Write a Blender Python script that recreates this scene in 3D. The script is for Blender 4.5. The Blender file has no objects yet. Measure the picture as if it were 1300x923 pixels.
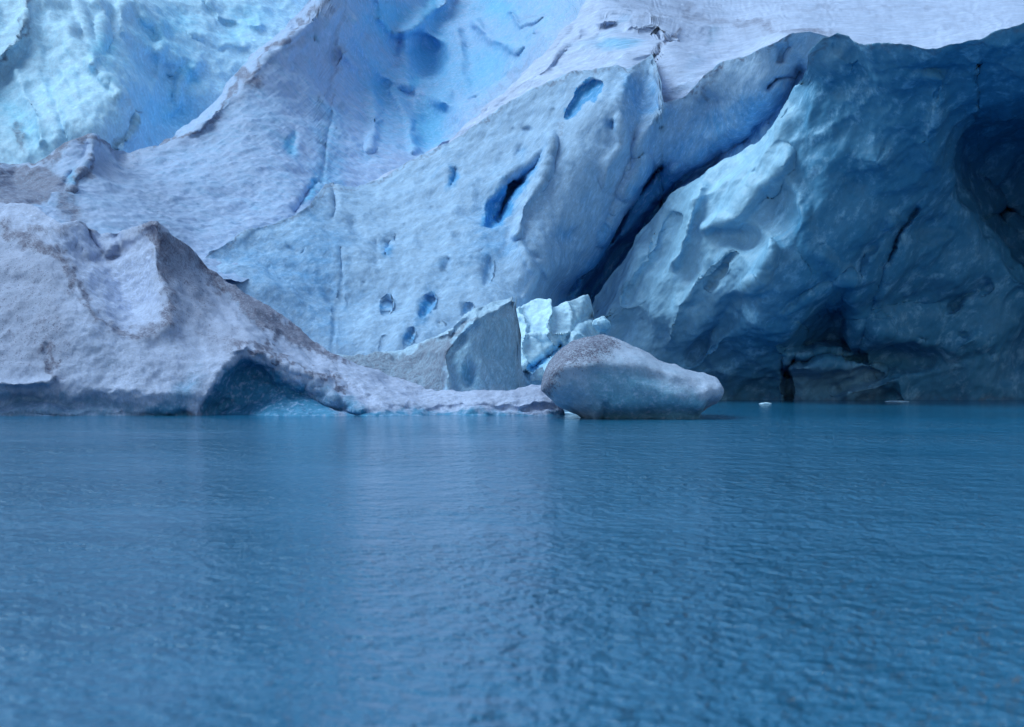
import bpy, math, random
import numpy as np
R = math.radians
sc = bpy.context.scene

# ---------------------------------------------------------------- camera, sky, sun, exposure
F_PX, HZ, CH = 2400.0, 450.0, 3.2          # focal length in photo pixels, horizon row, eye height
cd = bpy.data.cameras.new('camera'); cam = bpy.data.objects.new('camera', cd)
sc.collection.objects.link(cam); sc.camera = cam
cam.location = (0, 0, CH); cam.rotation_euler = (R(90), 0, 0)
cd.sensor_width = 36; cd.lens = 36 * F_PX / 1300.0
cd.shift_y = -(461.5 - HZ) / 1300.0
cd.clip_start = 0.5; cd.clip_end = 6000
cd.dof.use_dof = True; cd.dof.focus_distance = 105; cd.dof.aperture_fstop = 1.1

SUN_EL, SUN_AZ = 56.0, -72.0               # azimuth from +Y, negative = left
w = bpy.data.worlds.new('World'); sc.world = w; w.use_nodes = True
nt = w.node_tree; bg = nt.nodes['Background']
sky = nt.nodes.new('ShaderNodeTexSky'); sky.sky_type = 'NISHITA'; sky.sun_disc = False
sky.sun_elevation = R(SUN_EL); sky.sun_rotation = R(SUN_AZ)
sky.air_density = 1.6; sky.dust_density = 1.0; sky.ozone_density = 1.5
nt.links.new(sky.outputs[0], bg.inputs[0]); bg.inputs[1].default_value = 0.095
sd = bpy.data.lights.new('sun', 'SUN'); sun = bpy.data.objects.new('sun', sd); sc.collection.objects.link(sun)
sd.energy = 2.3; sd.angle = R(38); sd.color = (0.70, 0.90, 1.0)
sun.rotation_euler = (R(90 - SUN_EL), 0, R(180 - SUN_AZ))
sun.location = (-40, 60, 80)
sc.view_settings.view_transform = 'Standard'; sc.view_settings.look = 'None'
sc.view_settings.exposure = 0.38; sc.view_settings.gamma = 1
sc.view_settings.use_curve_mapping = False
sc.cycles.diffuse_bounces = 5; sc.cycles.max_bounces = 8

# ---------------------------------------------------------------- numeric helpers
def hash3(ix, iy, iz, seed):
    h = (ix.astype(np.int64) * 374761393 + iy.astype(np.int64) * 668265263 + iz.astype(np.int64) * 2147483647 + seed * 1274126177) & 0xFFFFFFFF
    h = ((h ^ (h >> 13)) * 1274126177) & 0xFFFFFFFF
    h = ((h ^ (h >> 16)) * 2246822519) & 0xFFFFFFFF
    return ((h ^ (h >> 15)) & 0xFFFFFF) / float(0xFFFFFF)

def vnoise(p, seed=0):
    i = np.floor(p); f = p - i; u = f * f * f * (f * (f * 6 - 15) + 10)
    i = i.astype(np.int64); r = 0
    for a in (0, 1):
        for b in (0, 1):
            for c in (0, 1):
                wgt = (u[:, 0] if a else 1 - u[:, 0]) * (u[:, 1] if b else 1 - u[:, 1]) * (u[:, 2] if c else 1 - u[:, 2])
                r = r + wgt * hash3(i[:, 0] + a, i[:, 1] + b, i[:, 2] + c, seed)
    return r * 2 - 1

def fbm(p, scale, octv=4, seed=0, gain=0.5, ridged=False):
    r = np.zeros(len(p)); a = 1.0; q = p / scale
    for o in range(octv):
        n = vnoise(q + 17.3 * o, seed + o)
        r += a * ((1 - 2 * np.abs(n)) if ridged else n)
        q = q * 2.03; a *= gain
    return r

def worley(p, scale, seed=0):
    q = p / scale; i = np.floor(q).astype(np.int64); d1 = np.full(len(p), 9.0); d2 = np.full(len(p), 9.0)
    for a in (-1, 0, 1):
        for b in (-1, 0, 1):
            for c in (-1, 0, 1):
                jx, jy, jz = i[:, 0] + a, i[:, 1] + b, i[:, 2] + c
                fx = jx + hash3(jx, jy, jz, seed) - q[:, 0]
                fy = jy + hash3(jx, jy, jz, seed + 7) - q[:, 1]
                fz = jz + hash3(jx, jy, jz, seed + 13) - q[:, 2]
                d = np.sqrt(fx * fx + fy * fy + fz * fz)
                nd1 = np.minimum(d1, d); d2 = np.minimum(d2, np.maximum(d1, d)); d1 = nd1
    return d1, d2

def sstep(x): x = np.clip(x, 0, 1); return x * x * (3 - 2 * x)

def tps(pts):
    P = np.array(pts, float); n = len(P); X = P[:, :2] / 100.0
    def U(r2): return 0.5 * r2 * np.log(r2 + 1e-9)
    d2 = ((X[:, None] - X[None]) ** 2).sum(-1)
    A = np.zeros((n + 3, n + 3)); A[:n, :n] = U(d2) + np.eye(n) * 0.02
    A[:n, n] = 1; A[:n, n + 1:] = X; A[n, :n] = 1; A[n + 1:, :n] = X.T
    s = np.linalg.solve(A, np.concatenate([P[:, 2], [0, 0, 0]]))
    def f(px, py):
        r = s[n] + s[n + 1] * px / 100 + s[n + 2] * py / 100
        for k in range(n):
            r = r + s[k] * U((px / 100 - X[k, 0]) ** 2 + (py / 100 - X[k, 1]) ** 2)
        return r
    return f

def seg_dist(px, py, pts, closed=False):
    d = np.full(px.shape, 1e9); side = np.zeros(px.shape)
    P = list(pts) + ([pts[0]] if closed else [])
    for (x0, y0), (x1, y1) in zip(P[:-1], P[1:]):
        ex, ey = x1 - x0, y1 - y0; L = ex * ex + ey * ey + 1e-9
        t = np.clip(((px - x0) * ex + (py - y0) * ey) / L, 0, 1)
        dx, dy = px - x0 - t * ex, py - y0 - t * ey
        dd = np.hypot(dx, dy); m = dd < d
        side = np.where(m, np.sign(ex * (py - y0) - ey * (px - x0)), side); d = np.where(m, dd, d)
    return d, side

def inside(px, py, pts):
    c = np.zeros(px.shape, bool); n = len(pts)
    for i in range(n):
        x0, y0 = pts[i]; x1, y1 = pts[(i + 1) % n]
        if y0 == y1: continue
        c ^= ((py < y0) != (py < y1)) & (px < (x1 - x0) * (py - y0) / (y1 - y0) + x0)
    return c

def feat(kind, px, py, a):
    """relief and colour fields, in photo pixels"""
    if kind == 'dent':                       # cx, cy, rx, ry, angle, amount[, power]
        cx, cy, rx, ry, ang, amt = a[:6]; pw = a[6] if len(a) > 6 else 1.0
        t = R(ang); dx, dy = px - cx, py - cy
        u = (dx * math.cos(t) + dy * math.sin(t)) / rx; v = (-dx * math.sin(t) + dy * math.cos(t)) / ry
        return amt * np.exp(-((u * u + v * v) ** pw))
    if kind == 'pit':                        # lens shaped melt pit: cx, cy, half width, half length, lean, amount
        cx, cy, rx, ry, ang, amt = a; t = R(ang); dx, dy = px - cx, py - cy
        u = dx * math.cos(t) + dy * math.sin(t); v = -dx * math.sin(t) + dy * math.cos(t)
        wv = rx * np.sqrt(np.clip(1 - (v / ry) ** 2, 0, 1)) * (1 - 0.45 * v / ry) + 1e-3
        s_ = u / wv                          # shallow on the left, driven in deepest against the right lip
        g = np.where(s_ < 0.55, np.clip((s_ + 2.1) / 2.65, 0, 1) ** 2.2, np.clip((1 - s_) / 0.45, 0, 1))
        return 1.15 * amt * g * sstep((1 - np.abs(v) / ry) * 3) + 0.18 * amt * np.exp(-((u / (2.2 * rx)) ** 2 + (v / (1.5 * ry)) ** 2))
    if kind == 'line':                       # pts, width, amount
        d, s = seg_dist(px, py, a[0]); return a[2] * np.exp(-(d / a[1]) ** 2)
    if kind == 'fold':                       # one-sided: sharp on one side, soft on the other: pts, w_soft, w_sharp, amount
        d, s = seg_dist(px, py, a[0]); ww = np.where(s > 0, a[1], a[2]); return a[3] * np.exp(-(d / ww))
    if kind == 'poly':                       # pts, ramp, amount
        d, s = seg_dist(px, py, a[0], True); i = inside(px, py, a[0])
        return a[2] * sstep(np.where(i, d, 0) / a[1])
    if kind == 'area':                       # soft filled polygon for colour masks
        d, s = seg_dist(px, py, a[0], True); i = inside(px, py, a[0])
        return a[2] * sstep(0.5 + 0.5 * np.where(i, d, -d) / a[1])

def interp(pts, x):
    P = sorted(pts); return np.interp(x, [p[0] for p in P], [p[1] for p in P])

def to3d(px, py, Y): return np.stack([(px - 650) / F_PX * Y, Y, CH - (py - HZ) / F_PX * Y], -1)

def grid_normals(V):
    du = np.gradient(V, axis=1); dv = np.gradient(V, axis=0)
    n = np.cross(dv, du); n /= (np.linalg.norm(n, axis=-1, keepdims=True) + 1e-9)
    return n

def link(o, parent=None):
    sc.collection.objects.link(o)
    if parent: o.parent = parent
    return o

def tag(o, label=None, cat=None, group=None, kind=None):
    if label: o['label'] = label
    if cat: o['category'] = cat
    if group: o['group'] = group
    if kind: o['kind'] = kind
    return o

def grid_mesh(name, V, attrs, mat, origin, parent=None, wrap=False):
    nr, nc = V.shape[:2]
    me = bpy.data.meshes.new(name)
    v = (V.reshape(-1, 3) - np.array(origin)).astype(np.float32)
    idx = np.arange(nr * nc).reshape(nr, nc)
    if wrap: idx = np.concatenate([idx, idx[:, :1]], 1)
    q = np.stack([idx[:-1, :-1], idx[1:, :-1], idx[1:, 1:], idx[:-1, 1:]], -1).reshape(-1, 4)
    me.vertices.add(len(v)); me.vertices.foreach_set('co', v.ravel())
    me.loops.add(q.size); me.loops.foreach_set('vertex_index', q.ravel().astype(np.int32))
    me.polygons.add(len(q)); me.polygons.foreach_set('loop_start', np.arange(0, q.size, 4, dtype=np.int32))
    me.update(calc_edges=True); me.validate()
    me.polygons.foreach_set('use_smooth', np.ones(len(me.polygons), bool))
    for k, arr in attrs.items():
        at = me.attributes.new(k, 'FLOAT', 'POINT'); at.data.foreach_set('value', np.clip(arr, 0, 1).ravel().astype(np.float32))
    me.materials.append(mat)
    o = bpy.data.objects.new(name, me)
    if not parent: o.location = origin
    return link(o, parent)

# ---------------------------------------------------------------- materials
def N(nt, t, **kw):
    n = nt.nodes.new(t)
    for k, v in kw.items(): setattr(n, k, v)
    return n

def mathn(nt, op, a, b=None, clamp=False):
    n = N(nt, 'ShaderNodeMath', operation=op, use_clamp=clamp)
    for i, s in enumerate((a, b)):
        if s is None: continue
        if isinstance(s, (int, float)): n.inputs[i].default_value = s
        else: nt.links.new(s, n.inputs[i])
    return n.outputs[0]

def mixc(nt, f, a, b):
    n = N(nt, 'ShaderNodeMix', data_type='RGBA')
    for sck, s in ((n.inputs[0], f), (n.inputs[6], a), (n.inputs[7], b)):
        if isinstance(s, (int, float)): sck.default_value = s
        elif isinstance(s, tuple): sck.default_value = (*s, 1)
        else: nt.links.new(s, sck)
    return n.outputs[2]

def ramp(nt, x, lo, hi):
    n = N(nt, 'ShaderNodeMapRange', interpolation_type='SMOOTHSTEP'); n.inputs[1].default_value = lo; n.inputs[2].default_value = hi
    nt.links.new(x, n.inputs[0]); return n.outputs[0]

def noise(nt, vec, scale, detail=4, rough=0.6):
    n = N(nt, 'ShaderNodeTexNoise'); n.inputs['Scale'].default_value = scale; n.inputs['Detail'].default_value = detail
    n.inputs['Roughness'].default_value = rough; nt.links.new(vec, n.inputs['Vector']); return n.outputs['Fac']

def ice_material(name, white, blue, grit=(0.115, 0.115, 0.18), streak=(1, 1, 1), rot=(0, 0, 0), bump=0.5, gran=5.0, speck=0.5, rough=0.45, sharpd=1.0, mott=0.14, patch=0.9, filmk=0.7):
    m = bpy.data.materials.new(name); m.use_nodes = True; nt = m.node_tree
    bs = nt.nodes['Principled BSDF']
    tc = N(nt, 'ShaderNodeTexCoord'); mp = N(nt, 'ShaderNodeMapping', vector_type='TEXTURE')
    mp.inputs['Rotation'].default_value = [R(a) for a in rot]; mp.inputs['Scale'].default_value = [1 / a for a in streak]
    nt.links.new(tc.outputs['Object'], mp.inputs['Vector'])
    ob, st = tc.outputs['Object'], mp.outputs['Vector']
    ad = N(nt, 'ShaderNodeAttribute', attribute_name='dirt').outputs['Fac']
    ab = N(nt, 'ShaderNodeAttribute', attribute_name='blue').outputs['Fac']
    nb = noise(nt, ob, 0.35, 5, 0.6); ns = noise(nt, st, gran * 0.35, 6, 0.72); nf = noise(nt, st, gran, 5, 0.8)
    nm = noise(nt, st, 0.9, 6, 0.65); nff = noise(nt, ob, gran * 2.2, 3, 0.8)
    # clean blue ice shows through the weathered crust in irregular patches; the cliff's mask also paints shade
    fb = mathn(nt, 'ADD', ab, mathn(nt, 'MULTIPLY', mathn(nt, 'SUBTRACT', nb, 0.5), 0.55))
    fb = mathn(nt, 'ADD', fb, mathn(nt, 'MULTIPLY', mathn(nt, 'SUBTRACT', nm, 0.5), patch))
    fb = ramp(nt, fb, 0.0, 1.0)
    col = mixc(nt, fb, white, blue)
    crust = tuple(min(1, c * 1.22) for c in white)
    col = mixc(nt, mathn(nt, 'MULTIPLY', ramp(nt, ns, 0.50, 0.68), 0.5), col, crust)
    shade = N(nt, 'ShaderNodeMapRange'); shade.inputs[1].default_value = 0.36; shade.inputs[2].default_value = 0.64
    shade.inputs[3].default_value = 1 - mott; shade.inputs[4].default_value = 1 + mott; nt.links.new(nf, shade.inputs[0])
    shade2 = N(nt, 'ShaderNodeMapRange'); shade2.inputs[1].default_value = 0.34; shade2.inputs[2].default_value = 0.66
    shade2.inputs[3].default_value = 1 - mott; shade2.inputs[4].default_value = 1 + mott * .8; nt.links.new(ns, shade2.inputs[0])
    vm = N(nt, 'ShaderNodeVectorMath', operation='SCALE'); nt.links.new(col, vm.inputs[0]); nt.links.new(mathn(nt, 'MULTIPLY', shade.outputs[0], shade2.outputs[0]), vm.inputs['Scale'])
    col = vm.outputs[0]
    # grit: film plus grains
    mixn = mathn(nt, 'ADD', mathn(nt, 'MULTIPLY', nm, 0.45), mathn(nt, 'MULTIPLY', ns, 0.55))
    film = mathn(nt, 'MULTIPLY', ad, ramp(nt, mathn(nt, 'ADD', mixn, mathn(nt, 'MULTIPLY', ad, 0.16)), 0.40, 0.74))
    col = mixc(nt, mathn(nt, 'MULTIPLY', film, filmk), col, grit)
    th = mathn(nt, 'SUBTRACT', 0.70, mathn(nt, 'MULTIPLY', ad, 0.24 * sharpd))
    g1 = mathn(nt, 'SUBTRACT', nf, th); g1 = ramp(nt, g1, 0.0, 0.07)
    col = mixc(nt, mathn(nt, 'MULTIPLY', g1, speck), col, grit)
    g2 = mathn(nt, 'SUBTRACT', ns, th); g2 = ramp(nt, g2, -0.02, 0.12)
    col = mixc(nt, mathn(nt, 'MULTIPLY', g2, speck * 0.6), col, grit)
    nt.links.new(col, bs.inputs['Base Color'])
    rr = mathn(nt, 'ADD', rough, mathn(nt, 'MULTIPLY', nf, 0.2)); nt.links.new(rr, bs.inputs['Roughness'])
    bs.inputs['IOR'].default_value = 1.31
    h = mathn(nt, 'ADD', mathn(nt, 'MULTIPLY', ns, 0.6), mathn(nt, 'MULTIPLY', nf, 0.35))
    h = mathn(nt, 'ADD', h, mathn(nt, 'MULTIPLY', nm, 0.7)); h = mathn(nt, 'ADD', h, mathn(nt, 'MULTIPLY', nff, 0.12))
    bp = N(nt, 'ShaderNodeBump'); bp.inputs['Strength'].default_value = bump; bp.inputs['Distance'].default_value = 0.35
    nt.links.new(h, bp.inputs['Height']); nt.links.new(bp.outputs[0], bs.inputs['Normal'])
    return m

def water_material():
    m = bpy.data.materials.new('glacial_water'); m.use_nodes = True; nt = m.node_tree
    bs = nt.nodes['Principled BSDF']
    tc = N(nt, 'ShaderNodeTexCoord'); ob = tc.outputs['Object']
    bs.inputs['Base Color'].default_value = (0.014, 0.145, 0.28, 1)
    bs.inputs['Roughness'].default_value = 0.07; bs.inputs['IOR'].default_value = 1.333
    mp = N(nt, 'ShaderNodeMapping'); mp.inputs['Scale'].default_value = (1.35, 0.9, 1); mp.inputs['Rotation'].default_value = (0, 0, R(4))
    nt.links.new(ob, mp.inputs['Vector']); st = mp.outputs['Vector']
    a = noise(nt, st, 3.0, 3, 0.6); b = noise(nt, st, 0.8, 3, 0.5); c = noise(nt, ob, 0.06, 3, 0.5)
    h = mathn(nt, 'ADD', mathn(nt, 'MULTIPLY', a, 0.32), mathn(nt, 'MULTIPLY', b, 0.46))
    gust = ramp(nt, c, 0.30, 0.62); gust = mathn(nt, 'ADD', mathn(nt, 'MULTIPLY', gust, 0.7), 0.3)
    # sheltered, nearly still water close under the ice front
    sp = N(nt, 'ShaderNodeSeparateXYZ'); nt.links.new(ob, sp.inputs[0])
    calm = ramp(nt, sp.outputs['Y'], 84.0, 100.0); calm = mathn(nt, 'SUBTRACT', 1.0, mathn(nt, 'MULTIPLY', calm, 0.75))
    h = mathn(nt, 'MULTIPLY', mathn(nt, 'MULTIPLY', h, gust), calm)
    bp = N(nt, 'ShaderNodeBump'); bp.inputs['Strength'].default_value = 1.0; bp.inputs['Distance'].default_value = 1.0
    nt.links.new(h, bp.inputs['Height']); nt.links.new(bp.outputs[0], bs.inputs['Normal'])
    return m

BL = (0.07, 0.35, 0.70)
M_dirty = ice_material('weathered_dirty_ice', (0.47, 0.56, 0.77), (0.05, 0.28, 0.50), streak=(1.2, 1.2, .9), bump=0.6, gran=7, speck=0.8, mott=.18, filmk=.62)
M_wall = ice_material('pitted_wall_ice', (0.35, 0.53, 0.74), BL, streak=(2.0, 2.0, 0.6), rot=(0, 28, 0), bump=0.42, gran=5, speck=0.5, mott=.13)
M_ridge = ice_material('ridge_ice', (0.39, 0.51, 0.74), (0.15, 0.52, 0.83), streak=(2.2, 2.2, 0.5), rot=(0, -42, 0), bump=0.42, gran=5, speck=0.6, mott=.13)
M_basin = ice_material('blue_basin_ice', (0.45, 0.69, 0.87), (0.28, 0.70, 0.94), streak=(1.2, 1.2, .8), rot=(0, -25, 0), bump=0.4, gran=4, speck=0.45, mott=.12)
M_top = ice_material('plateau_ice', (0.47, 0.57, 0.78), (0.20, 0.48, 0.74), streak=(0.35, 1.0, 1.0), bump=0.6, gran=4, speck=0.5)
M_cliff = ice_material('clean_shaded_cliff_ice', (0.31, 0.56, 0.75), (0.065, 0.27, 0.47), bump=0.35, gran=2.2, speck=0.12, rough=0.28, streak=(1.3, 1.3, 0.8), rot=(0, 35, 0), patch=0.32, mott=.09)  # deep blue end: clean ice colour plus painted shade of the overhang
M_fresh = ice_material('fresh_broken_ice', (0.50, 0.75, 0.92), (0.16, 0.54, 0.86), bump=0.4, gran=3, speck=0.1, patch=.5)
M_wedge = ice_material('wedge_ice', (0.46, 0.68, 0.88), (0.20, 0.52, 0.78), streak=(2.0, 2.0, 0.6), rot=(0, 22, 0), bump=0.6, gran=7, speck=0.7, mott=.18)
M_berg = ice_material('iceberg_ice', (0.48, 0.60, 0.79), (0.17, 0.45, 0.66), bump=0.55, gran=10, speck=0.95, filmk=.30, mott=.12)

# ---------------------------------------------------------------- ice mass builder
def mass(name, x0, x1, crest, bottom, depth_pts, relief, dirt, blue, mat, parent, origin, step=2.0, rows=None,
         disp=None, rough_crest=1.5, back=((0.5, -.02), (1.2, .12), (2.4, .8), (5, 3), (9, 9)), seed=1, dbase=0.0, bbase=0.0, shape=1.0, attr_noise=18.0, rscale=1.0, soft=1.0):
    xs = np.arange(x0, x1 + step, step)
    yt = interp(crest, xs); c3 = np.stack([xs, xs * 0, xs * 0], -1)
    yt = yt + rough_crest * fbm(c3, 26, 4, seed + 50, 0.6)
    yb = interp(bottom, xs) if isinstance(bottom, list) else np.full(xs.shape, float(bottom))
    yb = np.maximum(yb, yt + 6)
    nr = rows or int((yb - yt).max() / step) + 1
    t = np.linspace(0, 1, nr)[:, None] ** shape
    PX = np.repeat(xs[None], nr, 0); PY = yt[None] * (1 - t) + yb[None] * t
    f = tps(depth_pts)
    # warp lookup so authored edges come out irregular
    p3 = np.stack([PX.ravel(), PY.ravel(), np.full(PX.size, seed * 31.0)], -1)
    wx = fbm(p3, 30, 4, seed + 3).reshape(PX.shape) * 4; wy = fbm(p3, 30, 4, seed + 4).reshape(PX.shape) * 4
    Y = f(PX, PY)
    for k, *a in relief:
        q = 0.25 if k == 'pit' else 1.0
        Y = Y + rscale * (soft if k == 'dent' else 1.0) * feat(k, PX + wx * q, PY + wy * q, a)
    V = to3d(PX, PY, Y)
    if disp is not None:
        n = grid_normals(V)
        sgn = np.sign((n[..., 1:2] * V[..., 1:2] + n[..., 0:1] * V[..., 0:1] + n[..., 2:3] * (V[..., 2:3] - CH)).mean()); n = -n * sgn
        V = V + n * disp(V.reshape(-1, 3), PX.ravel(), PY.ravel()).reshape(Y.shape)[..., None]
    D = np.full(PX.shape, dbase); B = np.full(PX.shape, bbase)
    wx2 = fbm(p3, attr_noise, 5, seed + 8, 0.65).reshape(PX.shape) * 7; wy2 = fbm(p3, attr_noise, 5, seed + 9, .65).reshape(PX.shape) * 7
    for k, *a in dirt: D = D + feat(k, PX + wx2, PY + wy2, a)
    for k, *a in blue: B = B + feat(k, PX + wx2 * .6, PY + wy2 * .6, a)
    rowsV = [V]; rD = [D]; rB = [B]
    top = V[0]; extra = []
    for dy, dz in back:
        e = top.copy(); dirv = e[:, :2] / np.linalg.norm(e[:, :2], axis=1, keepdims=True)
        e[:, :2] += dirv * dy; e[:, 2] -= dz; extra.append(e)
    e = extra[-1].copy(); e[:, 1] += 2; e[:, 2] = -3; extra.append(e)
    extra = np.array(extra[::-1])
    V = np.concatenate([extra, V]); k = len(extra)
    D = np.concatenate([np.repeat(D[:1], k, 0), D]); B = np.concatenate([np.repeat(B[:1], k, 0), B])
    return grid_mesh(name, V, {'dirt': D, 'blue': B}, mat, origin, parent)

def base_disp(big=0.35, cells=(), fine=0.05, seed=1, bs=4.0, stretch=(1, 1, 1), rot=0.0, ridged=0.0):
    c, s = math.cos(R(rot)), math.sin(R(rot))
    def f(P, px, py):
        q = P.copy(); q[:, 0], q[:, 2] = P[:, 0] * c - P[:, 2] * s, P[:, 0] * s + P[:, 2] * c
        q = q / np.array(stretch)
        r = big * fbm(q, bs, 5, seed, 0.5) + fine * fbm(q, 0.5, 3, seed + 20, 0.6)
        if ridged: r += ridged * fbm(q, bs * 0.6, 4, seed + 30, 0.5, True)
        for sc_, am in cells:
            qq = q + 0.25 * sc_ * np.stack([vnoise(q / sc_ * 1.3, seed + 5), vnoise(q / sc_ * 1.3, seed + 6), vnoise(q / sc_ * 1.3, seed + 7)], -1)
            d1, d2 = worley(qq, sc_, seed + int(sc_ * 10)); r += am * (np.minimum(d1, 1) ** 2 - 0.35)
        return r
    return f

# ---------------------------------------------------------------- water
def water():
    xs = np.linspace(-1500, 1500, 61); ys = np.linspace(-600, 2400, 61)
    X, Yy = np.meshgrid(xs, ys); V = np.stack([X, Yy, X * 0], -1)
    o = grid_mesh('lake_water', V[::-1], {}, water_material(), (0, 0, 0)); tag(o, kind='structure')
water()

# ---------------------------------------------------------------- the glacier, one body of ice with its named parts
G0 = (0, 140, 0)
glacier = bpy.data.objects.new('glacier', None); glacier.location = G0; link(glacier)
tag(glacier, 'huge blue and white glacier front with crevasses and an overhanging dark cliff behind the lake', 'glacier')

# A: blue basin behind, upper left
mass('ice_basin', -620, 470,
     [(-620, -200), (-260, -260), (470, -260)], 330,
     [(-620, 0, 186), (-620, 200, 170), (-620, -200, 280), (-620, 330, 160), (-260, 0, 176), (-260, 200, 160), (-60, 0, 176), (0, 90, 172), (60, 0, 180), (60, 100, 168), (20, 190, 160), (100, 200, 160), (150, 170, 162), (120, 60, 176), (165, 110, 172), (172, 160, 168),
      (185, 90, 186), (205, 150, 186), (240, 120, 188), (150, 0, 190), (220, 40, 193), (290, 30, 200), (330, 0, 205), (300, 90, 192), (-260, -260, 300), (100, -260, 310), (470, -260, 330), (470, 0, 220), (470, 300, 180), (100, 330, 158), (-200, 330, 158)],
     [('fold', [(35, -20), (32, 20), (22, 55), (0, 72), (-30, 80)], 30, 6, -3.0),
      ('dent', 20, 150, 12, 45, -35, 1.6), ('dent', 10, 20, 22, 40, 20, 3),
      ('dent', 40, 165, 10, 30, -30, 1.4),
      ('line', [(50, 20), (60, 80), (75, 140), (90, 190)], 9, 1.0),
      ('line', [(86, 40), (95, 60), (130, 90), (160, 130), (175, 145)], 12, -2.2),
      ('dent', 128, 62, 10, 18, 10, 5.0), ('dent', 140, 20, 13, 26, 8, 4.0), ('line', [(118, -20), (135, 15), (122, 65), (118, 80)], 8, -2.5),
      ('dent', 185, 40, 28, 14, 40, 4.0), ('line', [(150, -5), (158, 30), (190, 60), (230, 80), (240, 90)], 11, -2.4),
      ('line', [(170, 0), (205, 35), (212, 55), (250, 75)], 10, -1.8),
      ('dent', 225, 25, 25, 12, 30, 3.5), ('dent', 240, 95, 9, 22, -25, 3.5), ('dent', 213, 98, 10, 5, 20, 2.2),
      ('line', [(100, 0), (105, 40), (120, 80), (150, 120)], 6, -1.2), ('line', [(205, 60), (200, 100), (185, 130)], 6, -1.0), ('line', [(230, 100), (225, 130), (205, 150)], 5, -.9), ('line', [(255, -10), (280, 20), (330, 30)], 6, -1.4), ('line', [(245, 45), (280, 55), (310, 60)], 6, -1.1), ('line', [(20, 90), (40, 130), (50, 180)], 7, -1.0),
      ('dent', 180, 120, 12, 30, -20, 2.2), ('dent', 265, 20, 30, 10, 10, 2.0), ('dent', 310, 20, 26, 12, -30, 3.0),
      ('dent', 100, 45, 8, 16, 0, 1.5), ('dent', 84, 117, 8, 5, 30, 1.2),
      ('line', [(178, 138), (168, 165), (152, 188)], 4, -1.8), ('dent', 160, 155, 5, 14, 10, 2.2)],
     [('line', [(35, -20), (32, 20), (22, 55), (0, 72), (-30, 80)], 4, 0.9), ('area', [(-40, 60), (20, 70), (45, 100), (60, 160), (80, 200), (-40, 200)], 30, 0.30),
      ('line', [(20, 160), (28, 185)], 6, 0.6), ('line', [(145, 115), (160, 135), (178, 141)], 2.5, 0.5), ('line', [(176, 140), (168, 165), (150, 188)], 3, 0.6)],
     [('dent', 128, 62, 12, 20, 10, .6), ('dent', 195, 45, 34, 20, 40, .45), ('dent', 225, 25, 30, 20, 30, .4), ('dent', 240, 95, 12, 25, -25, .5), ('dent', 215, 150, 45, 30, -20, .40),
      ('dent', 20, 150, 16, 45, -35, .5), ('area', [(120, 60), (180, 60), (260, 100), (200, 175), (165, 140)], 25, .25), ('dent', 310, 30, 40, 20, -30, .4), ('dent', 60, 120, 40, 50, 0, .15)],
     M_basin, glacier, G0, disp=base_disp(0.5, ((2.8, 0.28), (1.1, 0.10)), 0.05, 11, 5.0, (1, 1, 1.8), -25, 0.10), seed=11, bbase=0.14, rscale=0.95, soft=0.40)

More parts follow.
